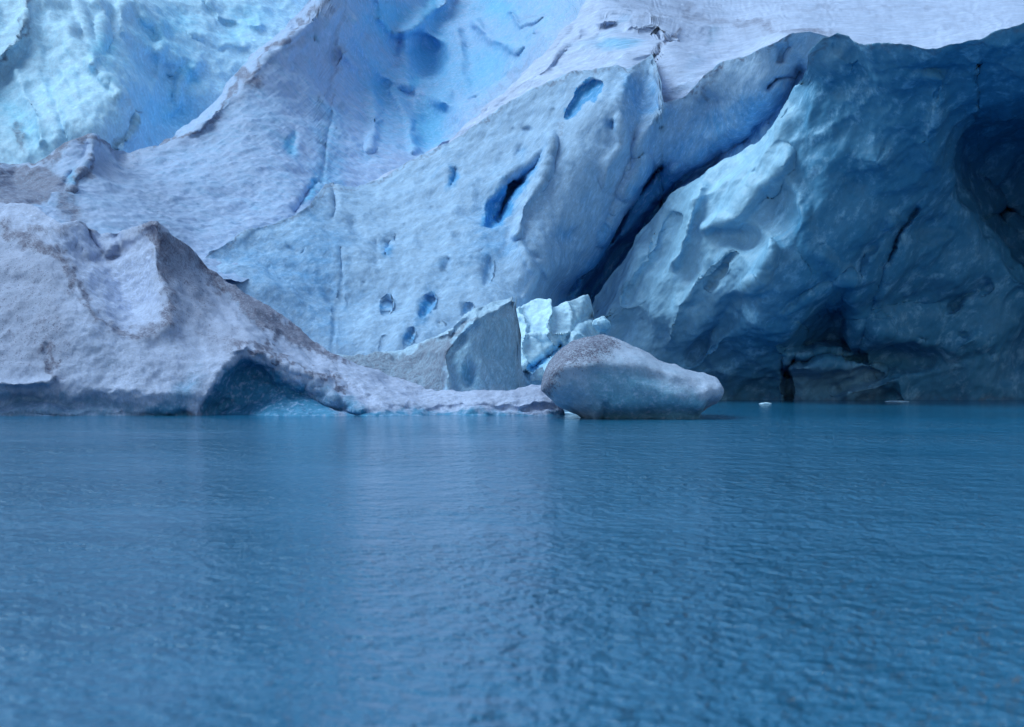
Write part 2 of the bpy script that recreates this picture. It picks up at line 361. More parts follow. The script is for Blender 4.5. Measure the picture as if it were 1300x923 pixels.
# B: long ridge running up to the right, its swept flank and the blue hollow beyond it
mass('ice_ridge', -620, 830,
     [(-620, 300), (-450, 250), (-260, 215), (-20, 206), (0, 207), (45, 207), (85, 185), (112, 171), (122, 171), (134, 178), (150, 190), (165, 196), (200, 182), (245, 148), (275, 122), (300, 92), (330, 62), (345, 50), (375, 20), (400, -10), (440, -110), (500, -180), (700, -180), (722, -120), (745, -20), (775, 60), (830, 120)],
     [(-260, 330), (0, 330), (200, 350), (300, 360), (440, 300), (600, 260), (830, 200)],
     [(-620, 300, 146), (-620, 360, 138), (-450, 250, 145), (-260, 215, 142), (-260, 320, 128), (0, 207, 140), (20, 240, 135), (20, 262, 125), (60, 290, 122), (118, 171, 141), (110, 250, 131), (150, 190, 145), (165, 196, 147), (150, 290, 124), (200, 182, 150), (200, 260, 134), (200, 330, 122),
      (245, 148, 155), (260, 220, 143), (250, 300, 130), (300, 92, 161), (300, 350, 124), (320, 160, 152), (345, 50, 166), (320, 250, 139), (375, 20, 172), (370, 130, 160), (380, 240, 143), (400, -10, 176), (420, 60, 176), (425, 150, 165), (440, 300, 140),
      (430, 220, 152), (480, 10, 192), (540, 80, 196), (480, 120, 182), (540, 150, 178), (500, 190, 163), (600, 60, 196), (640, 20, 196), (610, 130, 172), (700, 0, 184), (690, 50, 170), (740, -40, 182), (830, -100, 190), (830, 200, 160), (600, 260, 150), (440, -110, 210), (600, -100, 240), (500, -200, 280), (830, -260, 320)],
     [('poly', [(-40, 215), (20, 213), (55, 225), (70, 240), (55, 253), (20, 258), (-40, 255)], 22, 1.4),
      ('line', [(158, 190), (200, 178), (245, 144), (275, 118), (300, 88), (345, 46), (400, -10)], 13, 5.0), ('line', [(176, 200), (214, 184), (250, 162), (275, 145), (300, 112), (352, 64), (400, 22)], 5, -0.7),
      ('line', [(240, 165), (262, 158), (275, 140), (280, 125)], 7, -1.3),
      ('line', [(118, 176), (118, 205), (95, 228), (93, 245)], 5, -1.4), ('dent', 90, 228, 6, 12, 15, 2.6), ('line', [(135, 180), (150, 205)], 4, 0.9),
      ('dent', 371, 180, 5, 13, 5, 2.0, 2), ('dent', 372, 165, 15, 30, -10, 1.0), ('dent', 398, 50, 9, 6, 20, 1.6), ('dent', 388, 68, 12, 7, -30, 1.2), ('dent', 372, 92, 8, 6, 0, 1.0), ('dent', 300, 148, 8, 6, 0, .8), ('dent', 325, 130, 30, 14, -20, 1.0),
      ('line', [(440, -20), (425, 60), (424, 110), (412, 190), (408, 230)], 3, .5), ('line', [(425, 20), (440, 80), (465, 130)], 12, -1.2),
      ('line', [(400, 232), (385, 255), (375, 270)], 4, 1.3),
      ('dent', 545, 72, 22, 28, -25, 5.5, 1.3), ('dent', 498, 18, 22, 18, -20, 4.5), ('dent', 548, 10, 14, 25, 0, 4), ('dent', 525, 103, 6, 7, 0, 3.0), ('dent', 628, 10, 26, 12, 10, 3.5), ('dent', 545, 155, 18, 30, 10, 5.5), ('dent', 538, 183, 8, 10, 0, 5.0), ('dent', 468, 42, 4, 12, 20, 3),
      ('dent', 600, 95, 40, 18, -40, 2.5), ('dent', 500, 60, 14, 30, -15, 2.5), ('dent', 487, 118, 18, 26, -10, 2.5), ('dent', 515, 150, 12, 20, 0, 1.5), ('dent', 465, 195, 18, 30, -20, 1.5),
      ('line', [(450, 30), (475, 80), (505, 105), (545, 125), (580, 130), (590, 150)], 12, -2.6), ('line', [(515, 40), (512, 75), (518, 105)], 10, -2.2), ('line', [(580, 40), (590, 110), (600, 132)], 9, -2), ('line', [(650, 15), (660, 30), (685, 20)], 5, -2.6),
      ('line', [(530, 30), (565, 60), (572, 95), (560, 125)], 11, -2.2), ('line', [(470, -10), (500, 38), (530, 35), (570, -10)], 7, -3), ('line', [(495, 120), (520, 150), (525, 190)], 6, -2.2), ('line', [(440, 70), (465, 100), (478, 150), (470, 190)], 7, -2.2), ('line', [(605, 30), (625, 50), (660, 60)], 7, -2.5), ('line', [(680, 45), (650, 95), (600, 130)], 4, 1.3)],
     [('poly', [(-60, 208), (20, 208), (60, 214), (80, 240), (60, 262), (20, 266), (-60, 262)], 10, 1.0), ('line', [(-260, 218), (0, 207), (45, 207), (85, 185), (115, 172), (135, 178), (150, 190)], 5, 0.9),
      ('line', [(60, 215), (75, 240), (85, 262), (105, 290)], 12, 0.55), ('line', [(118, 205), (96, 232), (93, 248)], 4, 1.0), ('dent', 108, 222, 10, 6, 0, .8),
      ('area', [(50, 210), (120, 172), (160, 195), (230, 270), (250, 320), (150, 300), (80, 290)], 30, 0.45), ('area', [(150, 190), (250, 155), (420, 20), (430, 200), (330, 290), (240, 310)], 40, .16), ('line', [(160, 200), (260, 280), (300, 330)], 28, .15),
      ('line', [(165, 196), (200, 188), (235, 172), (262, 157), (275, 140), (284, 124), (312, 92), (335, 73), (360, 50), (410, 5)], 3, .9), ('line', [(170, 200), (214, 190), (262, 167), (300, 125), (350, 75), (400, 40)], 9, .35), ('line', [(310, 95), (335, 112)], 6, .5), ('line', [(345, 20), (325, 60), (305, 75)], 2.5, .6),
      ('area', [(255, 150), (330, 80), (400, 20), (400, 120), (330, 200), (260, 260)], 40, .22), ('line', [(425, 40), (420, 100), (412, 200)], 3, .4), ('area', [(420, 0), (460, 0), (480, 160), (430, 160)], 20, .12),
      ('line', [(600, 140), (640, 110), (690, 55)], 3, .5), ('dent', 680, 22, 14, 3, -30, .5), ('area', [(590, 0), (700, 0), (680, 60), (600, 120)], 25, .2)],
     [('dent', 90, 228, 7, 12, 15, .6), ('dent', 371, 180, 7, 14, 5, .7), ('dent', 398, 50, 9, 6, 20, .3), ('area', [(405, 130), (430, 130), (440, 260), (395, 250)], 14, .3), ('area', [(440, 0), (740, -40), (740, 20), (560, 180), (460, 200)], 40, .32),
      ('dent', 545, 72, 24, 30, -25, .55), ('dent', 498, 18, 24, 20, -20, .5), ('dent', 548, 10, 14, 25, 0, .4), ('dent', 525, 103, 6, 7, 0, .5), ('dent', 628, 10, 26, 14, 10, .4), ('dent', 545, 160, 20, 32, 10, .6), ('dent', 487, 118, 20, 28, -10, .3), ('dent', 615, 85, 40, 20, -40, .3), ('area', [(-100, 200), (420, 60), (420, 300), (0, 300)], 60, .06), ('dent', 330, 150, 60, 40, -20, .1), ('line', [(400, 232), (385, 258)], 5, .5)],
     M_ridge, glacier, G0, disp=base_disp(0.35, ((1.8, 0.22), (0.7, 0.09)), 0.05, 21, 5.0, (1, 1, 1.8), 40), seed=21, bbase=0.14, soft=0.38)

# D: the gently sloping plateau and its lit shoulder
mass('ice_plateau', 400, 1640,
     [(400, 268), (430, 244), (500, 212), (570, 178), (600, 158), (640, 118), (670, 90), (700, 58), (735, 18), (760, -25), (800, -120), (900, -170), (1200, -190), (1640, -200)],
     [(400, 285), (430, 268), (500, 228), (600, 178), (640, 152), (700, 117), (720, 106), (785, 92), (825, 92), (842, 146), (870, 138), (894, 114), (921, 94), (1002, 58), (1040, 56), (1063, 62), (1300, 62), (1640, 62)],
     [(400, 300, 138), (430, 244, 146), (430, 300, 140), (500, 210, 143), (570, 178, 147), (570, 220, 142), (640, 118, 150), (640, 140, 143), (640, 220, 140), (700, 58, 156), (700, 105, 142), (735, 18, 165), (760, 60, 148), (785, 80, 141), (760, -25, 180), (830, 70, 143), (850, 50, 146), (842, 130, 138),
      (840, 10, 168), (900, 95, 138), (900, 50, 152), (940, 10, 180), (1000, 45, 137), (1000, 20, 160), (1100, 60, 132), (1100, 0, 185), (1100, 30, 150), (1200, 50, 132), (1200, 10, 172), (1300, 40, 130), (1300, 0, 180), (1640, 30, 130), (1640, 0, 180), (900, -60, 260), (1200, -60, 270), (1640, -60, 270), (900, -170, 420), (1200, -190, 460), (1640, -200, 460), (840, 190, 137), (1000, 110, 135), (1300, 100, 130), (1640, 100, 130)],
     [('line', [(858, 42), (840, 60), (829, 74)], 3, 1.6), ('dent', 905, 38, 8, 12, 0, 1.2),
      ('line', [(740, 40), (690, 85), (640, 125), (560, 182)], 4, -1.2), ('line', [(800, 20), (760, 45), (700, 85)], 5, 1.0), ('line', [(760, 10), (700, 70), (640, 118)], 4, 0.8),
      ('line', [(760, 25), (830, 30), (860, 42)], 6, -2.5), ('line', [(740, 60), (800, 70), (830, 66)], 5, -1.0)],
     [('line', [(870, 12), (930, 26), (1000, 38), (1050, 42)], 7, .3), ('line', [(880, -6), (960, 6), (1080, 14), (1200, 10)], 3, .4), ('line', [(1150, 36), (1250, 30), (1330, 22)], 2, .3), ('line', [(790, 12), (840, 22), (870, 34)], 2, .35), ('line', [(735, 18), (700, 60), (640, 120), (570, 180)], 2.5, .35), ('area', [(790, -20), (850, 0), (930, 20), (1000, 30), (980, 50), (900, 90), (850, 120), (845, 50), (800, 30)], 20, .32),
      ('line', [(850, 5), (900, 20), (960, 32), (1040, 42)], 7, .25), ('line', [(900, 8), (1000, 22), (1100, 26), (1250, 20)], 3, .25), ('area', [(1000, -20), (1400, -20), (1400, 40), (1000, 40)], 30, .18), ('line', [(859, 42), (843, 58), (829, 73)], 2.5, .9), ('dent', 905, 38, 8, 10, 0, .4), ('dent', 1050, 40, 30, 6, 0, .35)],
     [('dent', 785, 52, 36, 9, -8, .75, 1.5), ('dent', 905, 40, 8, 12, 0, .4), ('area', [(870, 80), (900, 60), (880, 120), (845, 130)], 12, .25), ('line', [(800, 20), (760, 45), (700, 85)], 5, .2)],
     M_top, glacier, G0, disp=base_disp(0.5, ((2.2, 0.14), (0.8, 0.07)), 0.05, 31, 5.0, (3.0, 2.0, 1.0), 0), seed=31, bbase=0.02,
     back=((1, -.02), (3, .1), (8, 1.5), (20, 6), (40, 15)))

# C: the central wall, pierced by melt hollows, running under the crevasse
C_crest = [(190, 352), (245, 340), (265, 320), (300, 303), (330, 290), (370, 277), (395, 258), (412, 238), (440, 240), (500, 212), (560, 183), (600, 162), (640, 136), (670, 118), (700, 102), (720, 91), (750, 83), (785, 78), (797, 86), (812, 82), (829, 72), (836, 92), (842, 131), (858, 126), (870, 122), (894, 98), (921, 78), (961, 64), (985, 52), (1002, 42), (1029, 40), (1063, 50), (1110, 90), (1200, 110)]
mass('ice_wall', 190, 1130, C_crest, [(190, 530), (700, 530), (900, 420), (1130, 260)],
     [(190, 352, 122), (190, 530, 117), (265, 320, 127), (300, 420, 119), (330, 290, 131), (395, 258, 134), (412, 238, 138), (412, 400, 124), (440, 450, 121), (430, 300, 131), (500, 212, 140), (500, 330, 129), (520, 447, 120), (600, 162, 140), (580, 300, 130), (590, 400, 123), (640, 136, 140), (660, 200, 136), (640, 330, 128), (660, 420, 124),
      (700, 102, 139), (720, 180, 134), (700, 350, 129), (785, 78, 138), (780, 130, 134), (770, 220, 133), (740, 300, 133), (715, 370, 136), (829, 72, 140), (842, 131, 136.5), (820, 200, 135.5), (800, 250, 136), (770, 320, 137), (740, 370, 137),
      (894, 98, 134), (900, 150, 136), (870, 200, 136), (850, 240, 137), (961, 64, 131), (960, 120, 130.8), (930, 170, 134), (1002, 42, 129), (1000, 90, 131), (985, 130, 131), (1063, 50, 131), (1130, 110, 136), (1000, 250, 140), (900, 420, 145), (700, 530, 135)],
     [('fold', [(265, 320), (330, 290), (395, 258)], 8, 8, -0.6),
      # the big melt hollow and its dark throat
      ('poly', [(700, 183), (690, 215), (660, 255), (640, 285), (626, 296), (612, 292), (615, 255), (640, 228), (670, 205)], 15, 1.7),
      ('poly', [(668, 218), (672, 232), (662, 252), (640, 275), (627, 289), (629, 265), (634, 235), (650, 222)], 8, 2.6),
      ('line', [(700, 180), (694, 215), (668, 260), (655, 300)], 5, -1.0), ('dent', 618, 270, 20, 40, 25, 1.2), ('dent', 636, 310, 22, 18, 0, 1.0),
      # upper hollow
      ('poly', [(766, 103), (760, 124), (737, 144), (716, 156), (720, 135), (731, 112), (748, 98)], 6, .55), ('dent', 738, 128, 30, 20, -45, 1.0),
      # small pits
      ('pit', 574, 226, 6.2, 15.3, 10, 0.66), ('dent', 663, 196, 9, 9, 0, 1.0), ('pit', 776, 158, 5.5, 7.2, 0, 0.49), ('dent', 670, 166, 6, 4, 30, 1.0), ('pit', 540, 387, 7.8, 17.1, 20, 0.91), ('pit', 492, 318, 5.5, 10.8, 15, 0.70), ('dent', 484, 318, 14, 12, 0, 1.0), ('pit', 501, 305, 3.1, 4.5, 0, 0.41),
      ('pit', 489, 386, 4.7, 9.9, 5, 0.58), ('pit', 519, 425, 3.9, 11.7, 22, 0.62), ('pit', 593, 391, 6.2, 9.0, 25, 0.58), ('pit', 618, 345, 5.5, 21.6, 8, 0.58), ('pit', 566, 335, 5.5, 10.8, 22, 0.41), ('dent', 452, 288, 9, 12, -40, 1.0), ('dent', 720, 297, 12, 10, -30, 1.6), ('dent', 686, 352, 5, 8, 0, 1.4), ('dent', 680, 328, 8, 5, 20, 1.0), ('dent', 580, 300, 8, 8, 0, .7), ('dent', 420, 372, 14, 5, 40, .8), ('dent', 760, 230, 12, 14, 20, .8), ('dent', 700, 245, 14, 18, 20, .6), ('dent', 482, 338, 8, 6, 0, .8),
      ('line', [(421, 450), (424, 420), (430, 385), (433, 350), (431, 320)], 2.2, .22), ('line', [(487, 450), (488, 425)], 2.2, .2), ('line', [(660, 310), (680, 350), (665, 380)], 4, -.5), ('line', [(420, 240), (424, 260), (421, 275)], 3, .7), ('dent', 372, 318, 10, 4, 40, .7),
      *[('pit', x, y, 1.8 + (x * 7 % 5) * .4, 3 + (y * 3 % 7) * .5, 10 + (x % 30), .18 + (x * y % 5) * .03) for x, y in ((515, 285), (548, 262), (610, 320), (460, 360), (700, 310), (650, 165), (605, 190), (340, 340), (385, 320), (725, 330), (700, 142), (560, 410))],
      # the rib of wall below the plateau corner
      ('line', [(800, 90), (785, 130), (790, 180), (770, 230)], 10, -0.9), ('line', [(837, 95), (840, 135), (822, 160), (812, 200), (795, 240)], 7, -1.4), ('dent', 812, 120, 12, 30, 10, 1.2),
      ('line', [(842, 214), (826, 226), (805, 252), (788, 280), (772, 306)], 3.5, 2.4), ('line', [(1016, 92), (1000, 122), (975, 150), (945, 176), (900, 208), (862, 232), (832, 262), (800, 305), (775, 342), (745, 380)], 9, 2.6), ('line', [(860, 215), (840, 240), (812, 275), (790, 300)], 6, -1.2), ('line', [(838, 232), (800, 288), (762, 345), (738, 385)], 20, 1.3), ('line', [(822, 205), (790, 250), (760, 300)], 6, -1.2),
      ('line', [(1005, 95), (988, 100), (975, 112)], 3, 1.1),
      ('line', [(1000, 60), (992, 75), (990, 60)], 5, .8), ('dent', 905, 130, 12, 10, 0, 1.0), ('line', [(755, 335), (735, 350), (722, 372)], 5, 1.6)],
     [('line', C_crest[2:30], 2.6, .8), ('area', [(600, 170), (700, 110), (780, 90), (770, 180), (700, 200), (600, 230)], 30, .22), ('area', [(450, 250), (600, 190), (600, 260), (500, 330), (450, 330)], 40, .14), ('area', [(870, 110), (1000, 42), (1060, 50), (1000, 95), (940, 120), (880, 150)], 14, .30),
      ('line', [(921, 80), (900, 110), (895, 120)], 4, .5), ('line', [(1003, 44), (995, 62)], 4, .6), ('line', [(710, 180), (712, 160)], 2, .5), ('line', [(421, 450), (424, 420), (430, 385), (433, 350), (431, 320)], 1.6, .45), ('dent', 545, 442, 40, 5, 0, .25), ('dent', 420, 372, 14, 6, 40, .3), ('line', [(421, 242), (424, 262), (421, 275)], 3, .5), ('line', [(840, 215), (815, 240)], 2, .5)],
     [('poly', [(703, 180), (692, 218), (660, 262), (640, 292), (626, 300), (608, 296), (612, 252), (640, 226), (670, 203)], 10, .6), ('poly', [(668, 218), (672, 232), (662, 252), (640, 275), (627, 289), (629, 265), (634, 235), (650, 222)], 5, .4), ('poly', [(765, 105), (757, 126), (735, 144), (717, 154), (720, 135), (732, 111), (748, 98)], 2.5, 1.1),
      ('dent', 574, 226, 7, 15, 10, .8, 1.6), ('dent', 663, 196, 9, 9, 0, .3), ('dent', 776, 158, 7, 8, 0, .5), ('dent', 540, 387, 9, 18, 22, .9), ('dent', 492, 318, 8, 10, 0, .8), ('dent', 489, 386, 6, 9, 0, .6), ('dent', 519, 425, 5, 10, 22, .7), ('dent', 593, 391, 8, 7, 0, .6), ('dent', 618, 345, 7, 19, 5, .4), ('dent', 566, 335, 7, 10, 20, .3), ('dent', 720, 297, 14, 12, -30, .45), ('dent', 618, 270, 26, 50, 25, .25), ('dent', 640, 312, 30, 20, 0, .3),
      ('area', [(270, 330), (400, 275), (440, 300), (430, 440), (380, 400)], 25, .30), ('area', [(790, 90), (835, 100), (840, 140), (800, 160)], 12, .4), ('area', [(870, 150), (1000, 95), (1030, 90), (1000, 160), (880, 260), (780, 380), (700, 400), (740, 330), (800, 250), (840, 190)], 22, .46), ('line', [(835, 235), (800, 285), (762, 345), (738, 385)], 22, .75)],
     M_wall, glacier, G0, disp=base_disp(0.42, ((2.6, 0.24), (0.8, 0.07)), 0.03, 41, 5.0, (1, 1, 1.9), -30, 0.08), seed=41, bbase=0.10, soft=0.55, attr_noise=14,
     back=((.5, -.02), (1.3, .1), (3, .6), (10, 3), (30, 5)))

# E: the overhanging cliff at the right
E_crest = [(700, 470), (728, 425), (745, 388), (752, 372), (775, 345), (800, 312), (830, 270), (860, 238), (900, 216), (930, 196), (960, 172), (985, 145), (1002, 128), (1014, 108), (1026, 86), (1034, 60), (1045, 46), (1063, 48), (1097, 56), (1120, 54), (1151, 51), (1190, 50), (1249, 47), (1262, 42), (1300, 37), (1400, 36), (1640, 40)]
mass('ice_cliff', 700, 1640, E_crest, 560,
     [(700, 470, 133), (700, 560, 133), (752, 372, 134), (760, 450, 133), (800, 312, 133), (820, 400, 130), (830, 508, 132), (860, 238, 131), (880, 300, 128.5), (900, 380, 127.5), (920, 470, 131), (960, 172, 127), (960, 260, 125), (980, 330, 122.5), (980, 400, 125), (970, 508, 132.4),
      (1026, 86, 122), (1045, 46, 119), (1050, 200, 122), (1060, 300, 122), (1060, 400, 128), (1050, 508, 132.5), (1100, 60, 116), (1100, 150, 119.5), (1120, 250, 122.5), (1130, 380, 128), (1120, 508, 132.5),
      (1200, 50, 114), (1190, 120, 117.5), (1180, 200, 121), (1200, 300, 127), (1200, 400, 130), (1200, 508, 132.5), (1260, 43, 112), (1260, 200, 128), (1260, 300, 130), (1300, 38, 111), (1300, 110, 115), (1300, 200, 131), (1300, 300, 130), (1300, 400, 131), (1300, 508, 132.5), (1640, 40, 110), (1640, 250, 128), (1640, 508, 132.5), (1300, 560, 132.5), (1000, 560, 132.5), (1640, 560, 132.5)],
     [('poly', [(1340, 118), (1290, 122), (1240, 132), (1212, 150), (1196, 180), (1195, 215), (1215, 260), (1250, 310), (1300, 360), (1400, 360), (1400, 118)], 40, 6.5),
      ('line', [(745, 385), (800, 308), (860, 234), (930, 192), (985, 142), (1016, 104)], 15, 1.9),
      ('fold', [(1240, 160), (1238, 200), (1255, 240), (1275, 262), (1300, 280)], 7, 30, 3.0), ('dent', 1268, 270, 18, 14, 30, 2.6), ('dent', 1300, 145, 14, 25, 0, 3.0), ('line', [(1262, 270), (1285, 300), (1300, 312)], 9, 1.8),
      ('poly', [(995, 455), (985, 440), (1005, 400), (1040, 372), (1075, 362), (1085, 385), (1092, 420), (1085, 450)], 18, 4.2), ('line', [(1000, 400), (1040, 368), (1078, 355)], 8, -1.2),
      ('line', [(1165, 265), (1145, 295), (1118, 345), (1100, 385), (1098, 425), (1088, 445)], 3.2, 1.5), ('line', [(1135, 285), (1105, 340), (1085, 385)], 12, -1.0),
      ('line', [(1011, 456), (1003, 468), (1001, 480), (1003, 508), (1003, 530)], 3.0, 2.6), ('line', [(996, 458), (995, 470), (1001, 478)], 2.5, 1.8), ('line', [(1008, 457), (1040, 456), (1075, 452), (1095, 452)], 3.5, 2.0), ('line', [(1008, 466), (1060, 464), (1110, 462)], 6, -1.4), ('line', [(1115, 470), (1090, 480), (1060, 497)], 3.5, 1.0),
      ('dent', 1120, 425, 36, 14, 10, -1.8), ('dent', 1150, 455, 50, 12, 0, 2.0), ('dent', 1160, 380, 60, 14, -5, 1.8), ('line', [(1080, 500), (1140, 485), (1150, 508)], 10, -.8), ('dent', 1225, 440, 40, 12, -30, -1.2), ('dent', 1300, 440, 20, 60, 10, 2.5), ('line', [(1255, 360), (1210, 385)], 5, 1.0), ('dent', 1170, 430, 6, 3, 10, .5), ('dent', 1224, 423, 5, 3, 20, .5), ('dent', 1255, 445, 6, 6, 0, .4),
      ('line', [(975, 300), (980, 320), (968, 350), (950, 365)], 8, -1.6), ('line', [(930, 325), (912, 345), (900, 362)], 3, .9), ('dent', 935, 300, 26, 14, 10, 1.8), ('line', [(1000, 200), (960, 245), (930, 275), (900, 290)], 8, -1.4), ('dent', 985, 255, 22, 30, 30, 1.6), ('dent', 1020, 310, 26, 34, 20, 1.0), ('line', [(995, 215), (1010, 250), (1030, 320), (1060, 345), (1080, 360)], 10, -.8),
      ('line', [(890, 232), (878, 270), (870, 300), (855, 330)], 7, -1.2), ('line', [(850, 280), (830, 330), (800, 380)], 9, 1.2), ('line', [(940, 380), (900, 420), (880, 450)], 9, 1.2), ('dent', 930, 410, 30, 10, -45, 1.4), ('dent', 905, 440, 30, 8, -45, -1.2), ('dent', 800, 420, 18, 26, 10, 1.6), ('dent', 760, 400, 10, 16, 20, -.8), ('line', [(890, 350), (860, 390), (850, 430)], 8, -.9),
      ('dent', 1075, 110, 30, 20, 0, 1.2), ('dent', 1080, 160, 26, 30, 0, 1.0), ('dent', 1180, 84, 60, 12, 0, .5), ('line', [(1195, 100), (1190, 150), (1185, 210)], 14, -1.2), ('line', [(1060, 60), (1085, 76), (1088, 95)], 8, .5), ('dent', 1120, 210, 24, 16, 20, -1.0), ('dent', 1080, 230, 20, 26, 20, 1.0), ('line', [(1090, 330), (1130, 300), (1200, 290)], 12, .8)],
     [('line', [(1026, 90), (1045, 47), (1063, 49), (1097, 57), (1151, 52), (1190, 51), (1249, 48), (1300, 38), (1640, 40)], 3, .8), ('line', [(700, 508), (1640, 508)], 4, .5), ('area', [(1035, 50), (1090, 58), (1060, 95), (1020, 110)], 12, .25), ('area', [(990, 460), (1120, 470), (1300, 440), (1300, 520), (980, 520)], 20, .25)],
     [('area', [(1026, 70), (1400, 30), (1400, 560), (950, 560), (940, 440), (1000, 350), (990, 280), (1010, 200)], 40, .50), ('area', [(1190, 130), (1400, 110), (1400, 380), (1250, 320)], 30, .35), ('area', [(985, 455), (1040, 370), (1090, 365), (1090, 455)], 12, .3), ('area', [(700, 380), (860, 240), (1000, 130), (1000, 250), (900, 400), (800, 500), (700, 500)], 30, -.45), ('line', [(1090, 60), (1200, 62), (1300, 60)], 14, .1), ('area', [(830, 420), (950, 380), (950, 510), (830, 510)], 20, .2), ('area', [(995, 460), (1120, 465), (1120, 505), (995, 505)], 10, -.4)],  # right side and recesses bluer as painted shade, left facets paler as painted light
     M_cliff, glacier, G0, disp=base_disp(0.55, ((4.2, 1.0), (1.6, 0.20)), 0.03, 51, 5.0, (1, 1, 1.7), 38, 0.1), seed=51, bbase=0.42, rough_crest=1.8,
     back=((.5, -.02), (1.5, .1), (4, .5), (14, 2), (34, 4)))

